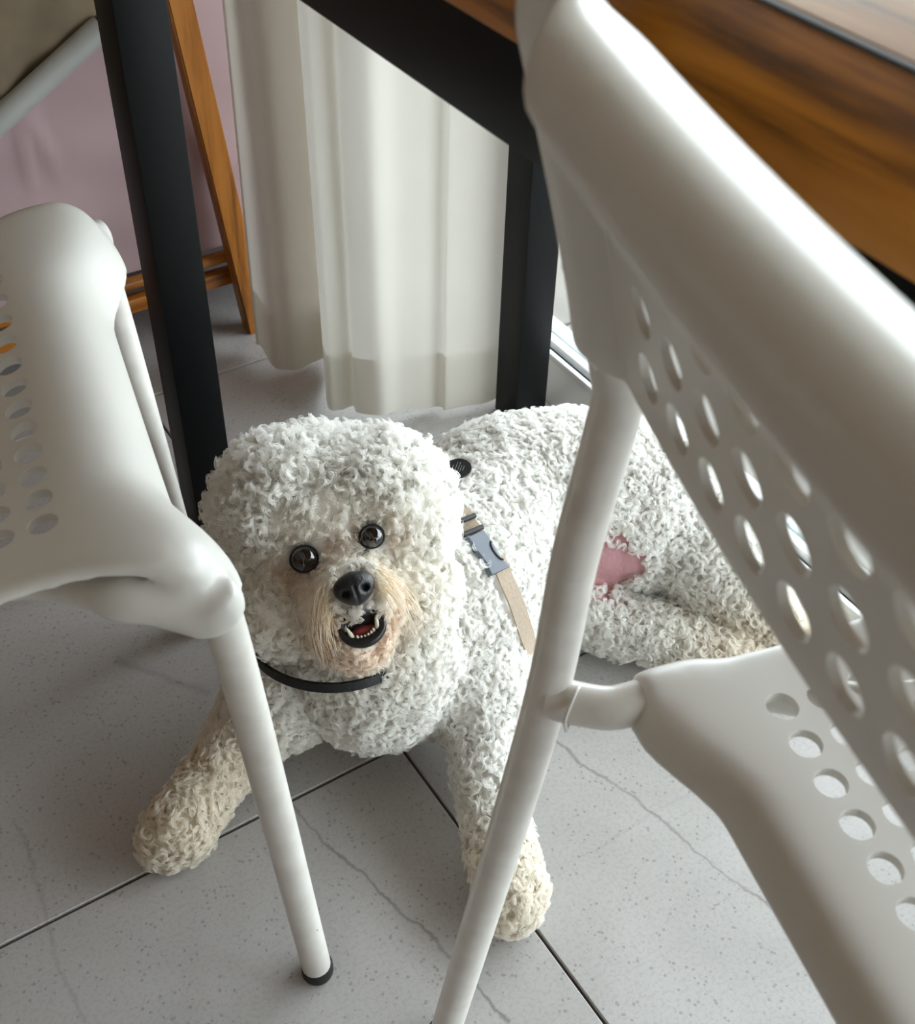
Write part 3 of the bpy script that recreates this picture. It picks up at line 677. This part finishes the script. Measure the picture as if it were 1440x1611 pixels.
# ---- fur: curled locks of strands grown from the body surface
def grow_fur():
    me = DOG_ME; me.calc_loop_triangles(); nt = len(me.loop_triangles)
    tri = np.empty(nt * 3, np.int32); me.loop_triangles.foreach_get('vertices', tri); tri = tri.reshape(-1, 3)
    vn = np.empty(nvt * 3); me.vertices.foreach_get('normal', vn); vn = vn.reshape(-1, 3)
    A, B, C_ = co[tri[:, 0]], co[tri[:, 1]], co[tri[:, 2]]
    area = np.linalg.norm(np.cross(B - A, C_ - A), axis=1) / 2
    NL = 31000
    idx = rng.choice(nt, NL, p=area / area.sum())
    r1 = np.sqrt(rng.random(NL)); r2 = rng.random(NL)
    w = np.stack([1 - r1, r1 * (1 - r2), r1 * r2], 1)
    P = (co[tri[idx]] * w[:, :, None]).sum(1); N = (vn[tri[idx]] * w[:, :, None]).sum(1); N /= np.linalg.norm(N, axis=1)[:, None]
    keep = (P[:, 2] > 0.010) & ~((N[:, 2] < -0.75) & (P[:, 2] < 0.05))
    for e, q in zip(EYES, (0.0112, 0.0092)):
        dv = P - e; lat = dv - np.outer(dv @ HF, HF); keep &= ~((np.linalg.norm(lat, axis=1) < q) & (dv @ HF > -0.02))
    for c, q in ((NOSE, 0.0118), (MOUTH - HU * 0.0026, 0.0134)):
        dv = P - c; lat = dv - np.outer(dv @ HF, HF); keep &= ~((np.linalg.norm(lat, axis=1) < q) & (dv @ HF > -0.035))
    for q_ in STRAP: keep &= ((P - q_) ** 2).sum(1) > 0.0088 ** 2
    keep &= ~(gauss(P, BELLY, 0.026) > rng.random(NL) * 0.45 + 0.20)
    P, N = P[keep], N[keep]; n = len(P)
    # regions
    dh = np.linalg.norm(P - HEAD, axis=1); head = 1 / (1 + np.exp((dh - 0.108) / 0.006))
    fx, fy, fz = (P - HEAD) @ HR, (P - HEAD) @ HU, (P - HEAD) @ HF
    crown = head * np.clip((fy + 0.01) / 0.05, 0, 1)
    muz = np.exp(-((P - MUZ) ** 2).sum(1) / (2 * 0.034 ** 2)) * head
    paw = np.max([gauss(P, p, 0.045) for p in PAWS], axis=0)
    near_eye = np.max([gauss(P, e, 0.020) for e in EYES], axis=0)
    L = 0.0108 + 0.0045 * crown + 0.005 * head - 0.001 * paw
    L = L * (1 - 0.45 * near_eye) * (1 - 0.25 * muz)
    L *= rng.uniform(0.75, 1.2, n)
    curl = 0.0034 * (1 - 0.02 * head) * (1 - 0.72 * muz) * (1 - 0.5 * near_eye) * rng.uniform(0.7, 1.35, n) * (1 + 0.25 * paw)
    turns = (1.40 - 0.20 * head) * rng.uniform(0.7, 1.25, n) * (1 - 0.6 * muz)
    # comb direction: random on the body, outward and down on the face
    rnd = rng.normal(size=(n, 3)); flow = rnd * (0.55 - 0.30 * head)[:, None]
    q = P * 2 * np.pi
    sw = np.stack([np.sin(q[:, 1] / 0.041 + 1.3 * np.sin(q[:, 2] / 0.055)), np.sin(q[:, 2] / 0.037 + 1.1 * np.sin(q[:, 0] / 0.06) + 1), np.sin(q[:, 0] / 0.045 + 1.4 * np.sin(q[:, 1] / 0.05) + 2)], 1)
    flow += sw * (0.35 + 0.45 * head)[:, None]
    muzdir = (P - NOSE); muzdir -= np.outer(muzdir @ HF, HF); muzdir /= np.linalg.norm(muzdir, axis=1)[:, None] + 1e-6
    flow += muz[:, None] * (1.6 * muzdir - 0.7 * HU) + (head * (1 - muz))[:, None] * 0.25 * muzdir
    flow += (1 - head)[:, None] * np.array([0.15, 0.05, -0.35])
    brow = head * np.exp(-((fy - 0.012) / 0.02) ** 2) * np.clip(fz / 0.05, 0, 1) * (1 - muz)
    flow += brow[:, None] * 0.5 * HU
    flow -= N * (flow * N).sum(1)[:, None]
    ax = N * (0.85 - 0.45 * muz - 0.3 * head)[:, None] + flow * (0.55 + 0.2 * head)[:, None]; ax /= np.linalg.norm(ax, axis=1)[:, None]
    e1 = np.cross(ax, rng.normal(size=(n, 3))); e1 /= np.linalg.norm(e1, axis=1)[:, None]; e2 = np.cross(ax, e1)
    hand = np.where(rng.random(n) < 0.5, 1.0, -1.0)
    K, S = 16, 10
    t = np.linspace(0, 1, S)
    col = fur_colour(P) * rng.uniform(0.97, 1.01, (n, 1))
    ph = hand[:, None, None] * 2 * np.pi * turns[:, None, None] * (t[None, None, :] ** 0.9) + rng.normal(0, 0.22, (n, K, 1))
    lk = L[:, None, None] * rng.uniform(0.85, 1.12, (n, K, 1))
    g0 = muz[:, None, None]; grow = lk * (g0 * (t - 0.28 * t ** 2.2) + (1 - g0) * 0.80 * (1 - (1 - t) ** 1.9))
    rad = curl[:, None, None] * rng.uniform(0.8, 1.2, (n, K, 1)) * np.sqrt(t)
    off_a = rng.uniform(0, 2 * np.pi, (n, K, 1)); off_r = 0.0026 * np.sqrt(rng.random((n, K, 1))) * (1 - 0.62 * t)
    c1 = rad * (np.cos(ph) - 0.35) + off_r * np.cos(off_a); c2 = rad * np.sin(ph) + off_r * np.sin(off_a)
    X = P[:, None, None, :] - N[:, None, None, :] * 0.001 + grow[..., None] * ax[:, None, None, :] + c1[..., None] * e1[:, None, None, :] + c2[..., None] * e2[:, None, None, :]
    sag = (muz * 0.6)[:, None, None] * lk * t ** 2 * 0.8
    X -= sag[..., None] * (HU * 0.8 + np.array([0, 0, 0.3]))
    X[..., 2] = np.maximum(X[..., 2], 0.0012)
    # long loose strands hanging beside the muzzle
    NW = 150; Wk = np.empty((NW, S, 3)); wcol = np.empty((NW, 3))
    for i in range(NW):
        sd = -1 if i % 2 else 1; st = H0(NOSE, sd * rng.uniform(0.012, 0.024), rng.uniform(-0.008, 0.010), rng.uniform(-0.016, -0.004))
        ln = rng.uniform(0.022, 0.042); out = rng.uniform(0.25, 0.75); bend = rng.uniform(0.6, 1.3)
        for k, tt in enumerate(t):
            ang = tt * bend * 1.5
            Wk[i, k] = st + HR * sd * ln * out * math.sin(ang) * 0.75 - HU * ln * (1 - math.cos(ang) + 0.35 * tt) * 0.8 + HF * ln * (0.30 * math.sin(ang * 1.3) - 0.10 * tt)
        wcol[i] = np.array([0.95, 0.86, 0.72]) if i % 3 else np.array([0.80, 0.62, 0.42])
    X = np.concatenate([X.reshape(-1, S, 3), Wk]); col = np.concatenate([np.repeat(col, K, axis=0), wcol])
    ns = n * K + NW
    cu = bpy.data.hair_curves.new('fur'); cu.add_curves([S] * ns)
    cu.attributes['position'].data.foreach_set('vector', (X.reshape(-1, 3) - D0).astype(np.float32).ravel())
    ra = cu.attributes.get('radius') or cu.attributes.new('radius', 'FLOAT', 'POINT')
    rv = np.tile(np.linspace(0.00024, 0.00010, S), ns).astype(np.float32); ra.data.foreach_set('value', rv)
    ca = cu.attributes.new('coat', 'FLOAT_COLOR', 'CURVE')
    cc = col * rng.uniform(0.98, 1.01, (ns, 1)); cc = np.clip(cc, 0, 0.988)
    ca.data.foreach_set('color', np.hstack([cc, np.ones((ns, 1))]).astype(np.float32).ravel())
    cu.materials.append(mat_fur())
    o = bpy.data.objects.new('fur', cu); COL.objects.link(o); o.parent = dog
    o['label'] = 'dense white curly coat'; o['kind'] = 'stuff'
    return o
grow_fur()

# ---- face
M_eye = plain('dark_eye', lin(14, 10, 9), 0.06, noise=0.3, scale=200, coat=1.0)
M_nose = plain('wet_nose', lin(22, 22, 25), 0.32, noise=0.35, scale=900, bump=0.6, spec=0.5)
M_lip = plain('black_lip', lin(20, 19, 21), 0.3, noise=0.2, scale=300, bump=0.2)
M_lid = plain('dark_eyelid', lin(22, 17, 16), 0.7, noise=0.2, scale=300)
M_mouth = plain('mouth_lining', lin(52, 16, 18), 0.4, noise=0.2, scale=150)
M_tongue = plain('tongue', lin(150, 62, 66), 0.35, noise=0.15, scale=300, bump=0.2)
M_tooth = plain('tooth', lin(228, 220, 200), 0.25, noise=0.06, scale=300)
def H(p, x, y, z): return p + HR * x + HU * y + HF * z
def face_blob(name, c, sx, sy, sz, mat, sub=3, fn=None, parent=dog):
    bm = bmesh.new(); bmesh.ops.create_icosphere(bm, subdivisions=sub, radius=1.0); V = []
    for v in bm.verts:
        x, y, z = v.co
        if fn: x, y, z = fn(x, y, z)
        V.append(H(c, x * sx, y * sy, z * sz) - D0)
    F = [tuple(v.index for v in f.verts) for f in bm.faces]; bm.free()
    return link(name, mesh(name, V, F), mat, parent, 180)
for e, r in zip(EYES, (0.0108, 0.0096)):
    ey = face_blob('eye', e, r, r * 0.95, r, M_eye, 4)
    ey['label'] = 'round dark eye'
    lid = [H(e, math.cos(a) * r * 0.94, math.sin(a) * r * 0.86, r * 0.38) - D0 for a in np.linspace(0, 2 * math.pi, 33)]
    tube('eyelid', lid, 0.0009, M_lid, ey, 10)
def nose_fn(x, y, z):
    k = 1.0 + 0.16 * y; x2 = x * k                      # wider above
    for s_ in (-1, 1):                                   # nostrils pressed in
        d2 = ((x - s_ * 0.48) / 0.20) ** 2 + ((y + 0.12) / 0.22) ** 2
        if z > 0: z -= 0.55 * math.exp(-d2 * 1.3)
    if z > 0: z -= 0.16 * math.exp(-(x / 0.07) ** 2) * (1 if y < 0.2 else 0.2)
    return x2, y * (1 - 0.12 * abs(x)), z
face_blob('nose', NOSE, 0.0150, 0.0122, 0.0115, M_nose, 5, nose_fn)['label'] = 'black moist nose'
mouth = face_blob('mouth', H(MOUTH, 0.0, 0.0, -0.006), 0.0135, 0.0108, 0.008, M_mouth, 4, lambda x, y, z: (x, y, z if z < 0.2 else 0.2 - 0.8 * (1 - (x * x + y * y))))
mouth['label'] = 'open mouth showing lower teeth'
face_blob('tongue', H(MOUTH, 0.0, -0.0035, -0.0035), 0.0085, 0.0040, 0.005, M_tongue, 3, parent=mouth)
lip = [H(MOUTH, 0.0150 * math.sin(a), 0.0005 - 0.0118 * math.cos(a), 0.0030 - 0.002 * abs(math.sin(a))) - D0 for a in np.linspace(-1.75, 1.75, 30)]
tube('lower_lip', lip, [0.0014 + 0.0027 * math.cos(a * 0.85) ** 1 for a in np.linspace(-1.75, 1.75, 30)], M_lip, mouth, 12)
up_ = [H(MOUTH, 0.0145 * math.sin(a), 0.0020 + 0.0090 * math.cos(a), 0.0010) - D0 for a in np.linspace(-1.6, 1.6, 24)]
tube('upper_lip', up_, 0.0018, M_lip, mouth, 10)
def tooth(x, y, h, r, lean=0.0):
    b = H(MOUTH, x, y, 0.0015); tip = H(MOUTH, x + lean, y + h, 0.0045)
    pts = [b + (tip - b) * k / 5 - D0 for k in range(6)]
    tube('tooth', pts, [r, r * 1.08, r * 1.0, r * 0.82, r * 0.55, r * 0.18], M_tooth, mouth, 10)
for x, y in ((-0.0055, -0.0080), (-0.0029, -0.0091), (-0.0003, -0.0094), (0.0023, -0.0090), (0.0047, -0.0080), (0.0068, -0.0066)): tooth(x, y, 0.0034, 0.00125)
tooth(-0.0088, -0.0058, 0.0088, 0.0016, -0.0022); tooth(0.0098, -0.0048, 0.0095, 0.0016, 0.0018)

# ------------------------------------------------------------------ collar and harness
cc_ = ad(520, 998, 1.0); c_e1 = (ad(650, 1000, 0.985) - cc_); c_e2 = ad(514, 1082, 0.922) - cc_
ring = [cc_ + c_e1 * math.cos(a) + c_e2 * math.sin(a) for a in np.linspace(0, 2 * math.pi, 65)]
collar = tag(empty('dog_collar', tuple(float(v) for v in cc_)), 'thin black collar around the neck of the dog', 'collar')
nrm_c = np.cross(c_e1, c_e2); nrm_c /= np.linalg.norm(nrm_c)
def band(name, pts, nrms, width, thick, mat, parent, org, closed=False):
    'flat strap: rectangular section, nrms = outward direction, width across'
    pts = np.array(pts); m = len(pts); tan = np.gradient(pts, axis=0); tan /= np.linalg.norm(tan, axis=1)[:, None]
    V = []
    for p, t_, nn in zip(pts, tan, nrms):
        s_ = np.cross(t_, nn); s_ /= np.linalg.norm(s_); o_ = np.cross(s_, t_)
        for a, b in ((-1, -1), (1, -1), (1, 1), (-1, 1)): V.append(p + s_ * a * width / 2 + o_ * b * thick / 2 - org)
    F = [(i * 4 + k, i * 4 + (k + 1) % 4, (i + 1) * 4 + (k + 1) % 4, (i + 1) * 4 + k) for i in range(m - 1) for k in range(4)]
    F += [(3, 2, 1, 0), tuple((m - 1) * 4 + k for k in range(4))]
    return link(name, mesh(name, V, F), mat, parent, 30)
band('collar_band', ring, [(p - cc_) / np.linalg.norm(p - cc_) for p in ring], 0.0075, 0.003, plain('black_webbing', lin(20, 20, 22), 0.6, noise=0.2, scale=400, bump=0.4), collar, cc_)

def on_body(p, lift):
    loc, nrm, _, _ = bvh.find_nearest(Vector(p)); return np.array(loc) + np.array(nrm) * lift, np.array(nrm)
hc = np.array(on_body(ad(757, 875, 1.0), 0)[0])
harness = tag(empty('dog_harness', tuple(hc)), 'beige webbing harness with grey buckle on the back of the dog', 'harness')
M_web = plain('beige_webbing', lin(186, 168, 148), 0.8, noise=0.10, scale=500, bump=0.5)
M_buck = plain('grey_buckle', lin(92, 98, 108), 0.4, noise=0.05, scale=60)
M_patch = plain('black_patch', lin(22, 22, 24), 0.6, noise=0.2, scale=200)
def strap(name, pix, width, thick, mat, lift):
    hits = [h for h in (ray_hit(x, y, lift) for x, y in pix) if h]; pts = catmull([h[0] for h in hits], 8)
    nr = catmull([h[1] + 0.8 * HF for h in hits], 8); nr /= np.linalg.norm(nr, axis=1)[:, None]
    return band(name, pts, nr, width, thick, mat, harness, hc)
strap('chest_strap', [(772, 885), (786, 920), (800, 950), (812, 985), (822, 1020), (832, 1050)], 0.0135, 0.0022, M_web, 0.0090)
strap('back_strap', [(722, 812), (733, 830), (745, 850)], 0.0150, 0.0022, M_web, 0.0075)
# buckle: two side prongs, waisted body, a keeper bar
b0, bn = ray_hit(741, 853, 0.0075); b1, _ = ray_hit(775, 905, 0.0070)
bt = (b1 - b0) / np.linalg.norm(b1 - b0); bs = np.cross(bt, bn); bs /= np.linalg.norm(bs); bn = np.cross(bs, bt); BL = np.linalg.norm(b1 - b0)
def bpt(u_, s_, h_): return b0 + bt * u_ * BL + bs * s_ + bn * h_ - hc
prof = [(0.0, 0.0098), (0.15, 0.0102), (0.4, 0.0098), (0.6, 0.0088), (0.75, 0.0088), (0.9, 0.0108), (1.0, 0.0112)]
V = []; F = []
for u_, w_ in prof:
    for s_, h_ in ((-w_, 0.0), (w_, 0.0), (w_, 0.0032), (w_ * 0.8, 0.0045), (-w_ * 0.8, 0.0045), (-w_, 0.0032)): V.append(bpt(u_, s_, h_))
n6 = 6
F = [(i * n6 + k, i * n6 + (k + 1) % n6, (i + 1) * n6 + (k + 1) % n6, (i + 1) * n6 + k) for i in range(len(prof) - 1) for k in range(n6)] + [tuple(range(n6))[::-1], tuple((len(prof) - 1) * n6 + k for k in range(n6))]
bk = link('buckle', mesh('buckle', V, F), M_buck, harness, 30); bk['label'] = 'grey plastic side release buckle'
for u_ in (-0.10, -0.42):
    tube('keeper_bar', [bpt(u_, -0.0105, 0.003), bpt(u_, 0.0105, 0.003)], 0.0022, M_patch, bk, 8)
rg = [bpt(0.55 + 0.24 * math.sin(a), -0.0085 + 0.0035 * math.cos(a), 0.0044) for a in np.linspace(-1.57, 1.57, 14)]
tube('release_slot', rg, 0.0011, M_patch, bk, 8)
# round black patch higher on the back, with lettering too worn to read
p0, pn = ray_hit(728, 764, 0.0165); pn = pn + 0.9 * HF; pn /= np.linalg.norm(pn); ps = RT - pn * (RT @ pn); ps /= np.linalg.norm(ps); pu = np.cross(pn, ps)
V = []; F = []
for h_ in (0.0, 0.0025):
    for k in range(24):
        a = 2 * math.pi * k / 24; V.append(p0 + ps * 0.0112 * math.cos(a) + pu * 0.0092 * math.sin(a) + pn * h_ - hc)
F = [(k, (k + 1) % 24, 24 + (k + 1) % 24, 24 + k) for k in range(24)] + [tuple(range(24))[::-1], tuple(range(24, 48))]
pt = link('badge', mesh('badge', V, F), M_patch, harness, 30); pt['label'] = 'small round black badge with faint grey strokes'
M_ink = plain('grey_print', lin(120, 120, 122), 0.7, noise=0.3, scale=600)
for k, (sx, l0, l1) in enumerate(((-0.0050, -0.002, 0.003), (-0.0022, -0.004, 0.0055), (0.0002, -0.005, 0.005), (0.0024, -0.0045, 0.002), (0.0046, -0.003, 0.001))):
    q = [p0 + ps * (sx + t_ * 0.35) + pu * t_ + pn * 0.0026 - hc for t_ in np.linspace(l0, l1, 5)]
    tube('print_stroke', q, 0.0003, M_ink, pt, 6)
